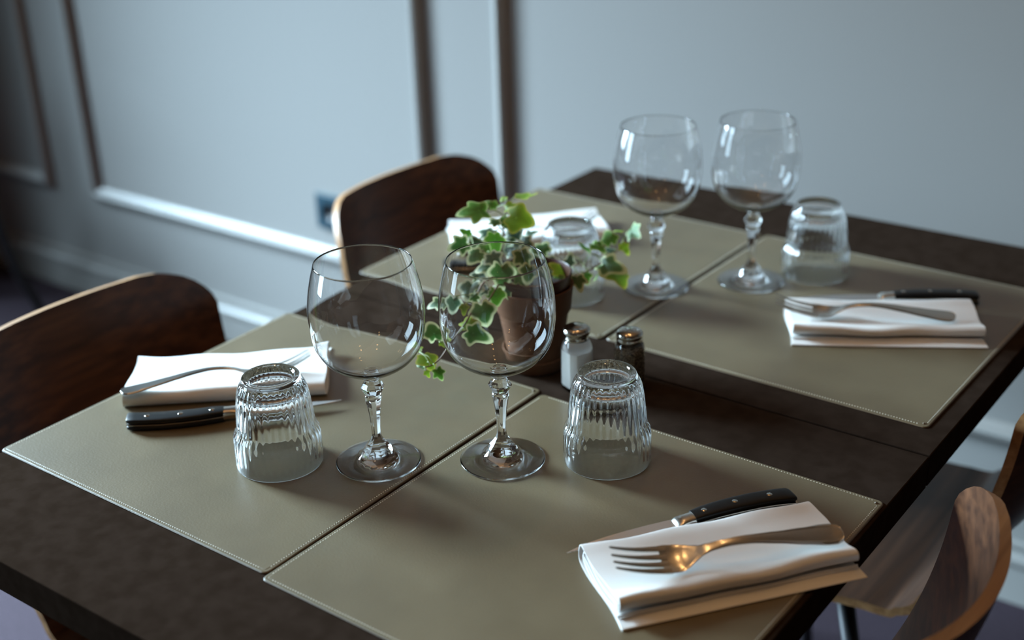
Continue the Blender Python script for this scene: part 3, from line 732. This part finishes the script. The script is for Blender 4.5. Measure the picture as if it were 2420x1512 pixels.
lathe_obj('nursery_pot', 'nursery', [(.0392, .085), (.0425, .1045), (.0432, .1120), (.0440, .1125), (.0442, .1160), (.0430, .1165), (.0424, .1150), (.0412, .105), (.040, .095)], pt)
b = MB(); b.lathe([(.0406, .098), (.036, .101), (.025, .102), (.012, .1035), (.0001, .1030)], 40)
o = b.build('soil', 'soil', pt, loc=(PX, PY, 0))

def leaf_mesh(kind, var):
    rnd = random.Random(var * 17 + 3)
    # outline radius by angle from the leaf's centre; tip along +x
    lob = {0: [(0, 1.0, .62), (64, .80, .58), (-64, .80, .58), (128, .66, .62), (-128, .66, .62)],
           1: [(0, 1.1, .66), (84, .74, .72), (-84, .74, .72), (140, .60, .66), (-140, .60, .66)],
           2: [(0, .86, 1.1), (88, .76, 1.0), (-88, .76, 1.0), (145, .64, .8), (-145, .64, .8)]}[var % 3]
    N = 40; P = []
    for k in range(N):
        a = -180 + 360 * k / N; r = .44
        for (c, m, w) in lob:
            d = abs((a - c + 180) % 360 - 180) / 57.3
            r = max(r, m * (1 - .50 * min(1, d / w)) if d < w * 1.2 else 0)
        if abs(abs(a) - 180) < 10: r = .30
        r *= 1 + rnd.uniform(-.035, .035)
        P.append((cos(radians(a)) * r, sin(radians(a)) * r))
    P = [((P[i][0] * .6 + P[i - 1][0] * .2 + P[(i + 1) % N][0] * .2), (P[i][1] * .6 + P[i - 1][1] * .2 + P[(i + 1) % N][1] * .2)) for i in range(N)]
    rings = [1.0, .88, .72, .5, .25]; V = []; A = []; F = []
    cup = rnd.uniform(.10, .26); fold = rnd.uniform(.05, .16); wav = rnd.uniform(.02, .07); ph = rnd.uniform(0, 6)
    for r in rings:
        for (x, y) in P:
            X, Y = x * r, y * r; ang = math.atan2(y, x)
            z = -cup * (X * X + Y * Y) + fold * abs(Y) + wav * r * r * sin(3 * ang + ph) - .12 * max(0, X) ** 2
            V.append((X * .5 + .28, Y * .5, z * .5)); A.append(r)
    V.append((.28, 0, 0)); A.append(0)
    for k in range(len(rings) - 1):
        for i in range(N): F.append((k * N + i, k * N + (i + 1) % N, (k + 1) * N + (i + 1) % N, (k + 1) * N + i))
    for i in range(N): F.append(((len(rings) - 1) * N + i, (len(rings) - 1) * N + (i + 1) % N, len(V) - 1))
    me = mesh('leaf', V, F, 'leaf_' + kind, True)
    at = me.attributes.new('rim', 'FLOAT', 'POINT'); at.data.foreach_set('value', A)
    return me
LM = {}
LEAVES = [
(-0.885, 1.1112, 0.1721, -0.6321, -0.7695, 0.0913, 0.3786, -0.2038, 0.9028, 0.0354, 'g'),
(-0.8894, 1.1464, 0.1674, -0.8291, -0.3283, 0.4526, 0.5461, -0.3015, 0.7816, 0.0149, 'g'),
(-0.8753, 1.1485, 0.1766, -0.8523, 0.4153, 0.3179, 0.0884, -0.4847, 0.8702, 0.0095, 'y'),
(-0.8632, 1.1709, 0.1758, 0.8601, 0.509, -0.0338, -0.0068, -0.0548, -0.9985, 0.0255, 'y'),
(-0.855, 1.1349, 0.1741, 0.7732, 0.5948, 0.2199, 0.1351, -0.4932, 0.8593, 0.0188, 'y'),
(-0.84, 1.1278, 0.1658, 0.9318, 0.2975, -0.2081, 0.3629, -0.782, 0.5067, 0.0331, 'y'),
(-0.8599, 1.111, 0.1626, -0.889, 0.2927, 0.352, 0.2732, -0.2777, 0.921, 0.0155, 'v'),
(-0.8592, 1.1235, 0.1594, -0.1382, 0.7807, 0.6095, 0.2991, -0.5537, 0.7771, 0.0146, 'g'),
(-0.8591, 1.1328, 0.1514, 0.2388, 0.5537, 0.7977, 0.4834, -0.7802, 0.3969, 0.0105, 'v'),
(-0.8733, 1.065, 0.1478, -0.6047, -0.7671, -0.2143, 0.5969, -0.6147, 0.5156, 0.0245, 'v'),
(-0.8944, 1.1024, 0.1448, -0.6571, -0.4073, 0.6343, 0.749, -0.2575, 0.6105, 0.0136, 'g'),
(-0.8787, 1.0968, 0.1383, -0.6476, 0.2416, 0.7226, 0.5856, -0.4489, 0.6749, 0.0198, 'b'),
(-0.8754, 1.1168, 0.145, -0.9698, -0.1179, 0.2133, 0.2385, -0.279, 0.9302, 0.022, 'b'),
(-0.8496, 1.0965, 0.1474, 0.483, -0.4478, -0.7525, 0.7436, -0.2441, 0.6225, 0.0267, 'g'),
(-0.8458, 1.1257, 0.1454, -0.6751, 0.1601, 0.7202, 0.3528, -0.7873, 0.5057, 0.0208, 'b'),
(-0.8279, 1.1231, 0.1411, 0.9908, 0.032, -0.1313, 0.121, -0.6422, 0.7569, 0.0197, 'b'),
(-0.8531, 1.1677, 0.1321, 0.6727, 0.6393, 0.3725, -0.1215, -0.4012, 0.9079, 0.015, 'b'),
(-0.8578, 1.0706, 0.1369, -0.2211, -0.9139, -0.3405, 0.3419, -0.3996, 0.8505, 0.0235, 'v'),
(-0.8387, 1.0669, 0.129, -0.665, -0.7078, -0.2382, 0.2986, -0.5443, 0.784, 0.0233, 'v'),
(-0.8353, 1.0737, 0.1365, 0.7962, -0.2494, -0.5513, 0.3432, -0.5642, 0.7509, 0.0243, 'b'),
(-0.818, 1.0663, 0.1246, 0.3276, -0.4204, -0.8461, 0.7128, -0.4778, 0.5134, 0.0312, 'v'),
(-0.8144, 1.1016, 0.1336, 0.6182, -0.2602, -0.7417, 0.5218, -0.5699, 0.6348, 0.0266, 'v'),
(-0.8384, 1.111, 0.1337, 0.6452, 0.45, 0.6174, 0.0911, -0.8477, 0.5226, 0.0217, 'b'),
(-0.7994, 1.0924, 0.1216, 0.2473, -0.64, -0.7275, 0.5209, -0.5453, 0.6567, 0.0243, 'v'),
(-0.8259, 1.0964, 0.1155, -0.467, 0.4668, 0.751, 0.7101, -0.308, 0.6331, 0.0195, 'g'),
(-0.8503, 1.0641, 0.1153, 0.2483, -0.7506, -0.6123, 0.3332, -0.5274, 0.7816, 0.0204, 'b'),
(-0.8374, 1.0321, 0.1142, 0.3383, -0.7968, -0.5006, 0.2237, -0.4487, 0.8653, 0.029, 'b'),
(-0.8241, 1.0413, 0.1129, -0.2535, -0.7997, -0.5443, 0.4539, -0.5952, 0.6631, 0.014, 'b'),
(-0.8221, 1.0695, 0.1114, 0.9818, 0.1768, 0.0694, 0.0464, -0.5775, 0.8151, 0.0213, 'b'),
(-0.8127, 1.0467, 0.107, 0.424, -0.5576, -0.7137, 0.5081, -0.506, 0.697, 0.022, 'g'),
(-0.8258, 1.0244, 0.1096, 0.4628, -0.3893, -0.7964, 0.4498, -0.671, 0.5894, 0.0139, 'v'),
(-0.8084, 1.0634, 0.1065, 0.3274, -0.4181, -0.8473, 0.2361, -0.8321, 0.5018, 0.0131, 'v'),
(-0.8385, 1.0004, 0.1084, 0.3248, -0.6063, -0.7259, 0.6834, -0.3801, 0.6233, 0.0217, 'b'),
(-0.8548, 0.9999, 0.1048, -0.6582, -0.7404, -0.136, 0.1956, -0.3427, 0.9189, 0.0209, 'v'),
(-0.8271, 1.0063, 0.1035, 0.3429, -0.5733, -0.7441, 0.3495, -0.6574, 0.6676, 0.0118, 'y'),
(-0.8088, 1.0174, 0.0986, 0.5368, -0.2898, -0.7924, 0.5757, -0.5608, 0.595, 0.0296, 'v'),
(-0.8134, 0.996, 0.0912, -0.5801, 0.6708, 0.4621, 0.158, -0.4639, 0.8717, 0.0216, 'y'),
(-0.7992, 0.9892, 0.0844, 0.8115, 0.4572, -0.3638, 0.5754, -0.5172, 0.6336, 0.0302, 'v'),
(-0.8407, 0.9715, 0.0844, -0.6638, 0.4029, 0.6301, 0.5605, -0.2898, 0.7758, 0.0265, 'v'),
(-0.8307, 0.9736, 0.0746, 0.811, 0.5846, -0.0233, 0.4831, -0.6466, 0.5904, 0.0108, 'y'),
(-0.8503, 0.9555, 0.0688, -0.7545, 0.4528, 0.475, 0.2612, -0.4569, 0.8503, 0.0108, 'y'),
(-0.8337, 0.9505, 0.0621, 0.8601, -0.3024, -0.4108, 0.3617, -0.2064, 0.9092, 0.0233, 'y'),
(-0.8154, 0.946, 0.0539, 0.6701, -0.0641, -0.7395, 0.6149, -0.5101, 0.6014, 0.0145, 'g'),
(-0.8221, 0.9353, 0.056, 0.6727, -0.0797, -0.7356, 0.5687, -0.5803, 0.5829, 0.0077, 'y'),
(-0.8371, 0.9457, 0.0581, -0.812, -0.5373, -0.2281, 0.3035, -0.7225, 0.6212, 0.0117, 'g'),
(-0.7932, 1.1435, 0.1064, -0.7557, -0.2318, 0.6125, 0.654, -0.2175, 0.7246, 0.024, 'y'),
(-0.8031, 1.1763, 0.1046, -0.1199, 0.5114, 0.851, 0.4683, -0.7267, 0.5026, 0.0159, 'b'),
(-0.7875, 1.1308, 0.1006, -0.6412, -0.7576, -0.1218, 0.2762, -0.376, 0.8845, 0.0197, 'g'),
(-0.7698, 1.1439, 0.0999, 0.6619, -0.5509, -0.5083, 0.3381, -0.3859, 0.8584, 0.0217, 'v'),
(-0.816, 1.1859, 0.1146, -0.8011, -0.2205, 0.5564, 0.3556, 0.5724, 0.7388, 0.0161, 'g'),
(-0.8024, 1.2083, 0.1116, -0.6044, -0.2426, 0.7588, 0.3145, 0.8024, 0.5072, 0.0183, 'g'),
(-0.7931, 1.1967, 0.103, -0.3302, -0.5502, -0.767, -0.8002, -0.2677, 0.5366, 0.0171, 'v'),
(-0.7972, 1.225, 0.1099, 0.9611, -0.1307, -0.2435, 0.2236, -0.1499, 0.9631, 0.0206, 'g'),
(-0.792, 1.2448, 0.1137, -0.6099, 0.3335, 0.7189, 0.3592, -0.6922, 0.6259, 0.0207, 'g'),
(-0.7897, 1.2628, 0.1181, 0.7744, 0.6179, 0.136, -0.2476, 0.0982, 0.9639, 0.0165, 'y'),
(-0.7756, 1.2517, 0.1039, 0.7676, -0.1259, -0.6285, 0.5294, -0.4281, 0.7324, 0.0153, 'y'),
(-0.788, 1.2403, 0.1003, 0.7508, 0.659, 0.0451, 0.0781, -0.1564, 0.9846, 0.0164, 'b'),
(-0.776, 1.2725, 0.1171, 0.7977, -0.596, -0.0917, -0.443, -0.6824, 0.5814, 0.0242, 'g'),
(-0.7711, 1.2091, 0.0955, 0.9996, 0.0264, -0.0095, 0.0225, -0.5566, 0.8305, 0.0332, 'v'),
(-0.7592, 1.2116, 0.0838, 0.8669, -0.4015, -0.2954, 0.3279, 0.013, 0.9446, 0.031, 'y'),
(-0.7796, 1.1958, 0.0833, -0.4944, -0.5591, -0.6655, -0.7555, -0.1021, 0.6471, 0.0161, 'g'),
(-0.815, 1.1555, 0.1081, -0.8524, -0.505, 0.1355, 0.3291, -0.3168, 0.8896, 0.0243, 'b'),
(-0.8432, 1.177, 0.1109, -0.9218, -0.2241, 0.3164, 0.3877, -0.5272, 0.7561, 0.0237, 'v'),
(-0.8365, 1.1537, 0.1094, 0.3101, 0.9118, 0.2692, 0.4752, -0.3939, 0.7868, 0.0202, 'b'),
(-0.784, 1.1818, 0.0888, 0.5993, -0.6197, -0.5067, 0.4495, -0.2633, 0.8536, 0.0159, 'g'),
(-0.8057, 1.1319, 0.1025, -0.2118, -0.596, -0.7746, 0.4767, -0.7549, 0.4505, 0.0188, 'b'),
(-0.8119, 1.0916, 0.1125, 0.7472, -0.1606, -0.6449, 0.4689, -0.5604, 0.6827, 0.0174, 'g'),
(-0.8607, 1.0945, 0.1345, -0.7606, -0.5076, 0.4047, 0.6481, -0.5571, 0.5192, 0.0176, 'g')]
VINES = [[(-0.8256, 1.1358, 0.0873), (-0.8359, 1.1121, 0.108), (-0.848, 1.1131, 0.1258), (-0.8552, 1.12, 0.1479), (-0.8638, 1.1365, 0.1643), (-0.8643, 1.154, 0.1718)], [(-0.8229, 1.1263, 0.0912), (-0.8382, 1.0874, 0.116), (-0.8539, 1.0855, 0.1338), (-0.867, 1.0796, 0.1407)], [(-0.8225, 1.1134, 0.0922), (-0.8221, 1.0739, 0.1191), (-0.8274, 1.0422, 0.1189), (-0.824, 1.0216, 0.102), (-0.8158, 0.9956, 0.0937), (-0.8172, 0.982, 0.0837), (-0.8212, 0.9733, 0.0736), (-0.8226, 0.9598, 0.0637), (-0.8252, 0.9484, 0.0592), (-0.8289, 0.9388, 0.0592)], [(-0.8203, 1.1023, 0.094), (-0.8205, 1.0714, 0.1126), (-0.8112, 1.0357, 0.1099), (-0.8122, 1.021, 0.0975)], [(-0.8262, 1.1476, 0.0846), (-0.7988, 1.1472, 0.096), (-0.7871, 1.1558, 0.0956), (-0.7833, 1.1853, 0.0941), (-0.7802, 1.217, 0.0973), (-0.7801, 1.2466, 0.1009), (-0.7813, 1.2638, 0.1086)], [(-0.8287, 1.147, 0.0869), (-0.824, 1.1579, 0.1001), (-0.8381, 1.1654, 0.1078)]]
stem_pts = []
for v in VINES:
    pts = catmull(v, 6); stem_pts += pts
    b = MB(); n = len(pts); b.tube(pts, [.0013 - .0006 * i / n for i in range(n)], 7); b.build('vine', 'vine', pt)
for i, (x, y, z, tx, ty, tz, nx, ny, nz, L, kd) in enumerate(LEAVES):
    key = (kd, i % 6)
    if key not in LM: LM[key] = leaf_mesh(kd, i % 6)
    T = Vector((tx, ty, tz)); Nn = Vector((nx, ny, nz)); B = Nn.cross(T)
    o = link('leaf', LM[key], pt)
    s = L * 1.6
    base = Vector((x, y, z)) - T * s * .32
    o.matrix_world = Matrix.Translation(base) @ Matrix(((T.x, B.x, Nn.x, 0), (T.y, B.y, Nn.y, 0), (T.z, B.z, Nn.z, 0), (0, 0, 0, 1))) @ Matrix.Diagonal((s, s, s, 1))
    a = base + T * s * .10
    q = min(stem_pts, key=lambda p: (p - base).length + (.01 if (p - base).dot(T) > 0 else 0))
    if (q - a).length > .003:
        mid = (a + q) / 2 + Vector((0, 0, .003)); b = MB(); b.tube(catmull([q, mid, a], 4), .00055, 5); b.build('petiole', 'petiole', pt)

# ------------------------------------------------------------------ warm pendant bulbs over the room
def pendant(x, y, z, label):
    t = thing('pendant_lamp', label, 'lamp', (x, y, z), 0, 'bare warm pendant bulbs')
    b = MB(); b.lathe([(0, -.055), (.010, -.053), (.020, -.045), (.027, -.030), (.029, -.015), (.026, .004), (.018, .022), (.012, .034), (.0, .036)], 24); b.build('bulb', 'bulb', t)
    b = MB(); b.lathe([(0, .030), (.016, .030), (.018, .036), (.018, .075), (.012, .085), (0, .088)], 24); b.build('lamp_holder', 'blackmetal', t)
    b = MB(); b.tube([(0, 0, .085), (0, 0, CEIL - z)], .003, 8); b.build('cord', 'blackmetal', t)
for (x, y, z, lb) in ((-.62, -.10, 1.15, 'bare warm bulb hanging over the front end of the near table'), (-1.0, .62, 1.50, 'bare warm bulb hanging over the left near placemat'), (-.55, 1.05, 1.50, 'bare warm bulb hanging over the seam of the two tables'), (-1.0, 1.55, 1.55, 'bare warm bulb hanging over the far left placemat')):
    pendant(x, y, z, lb)
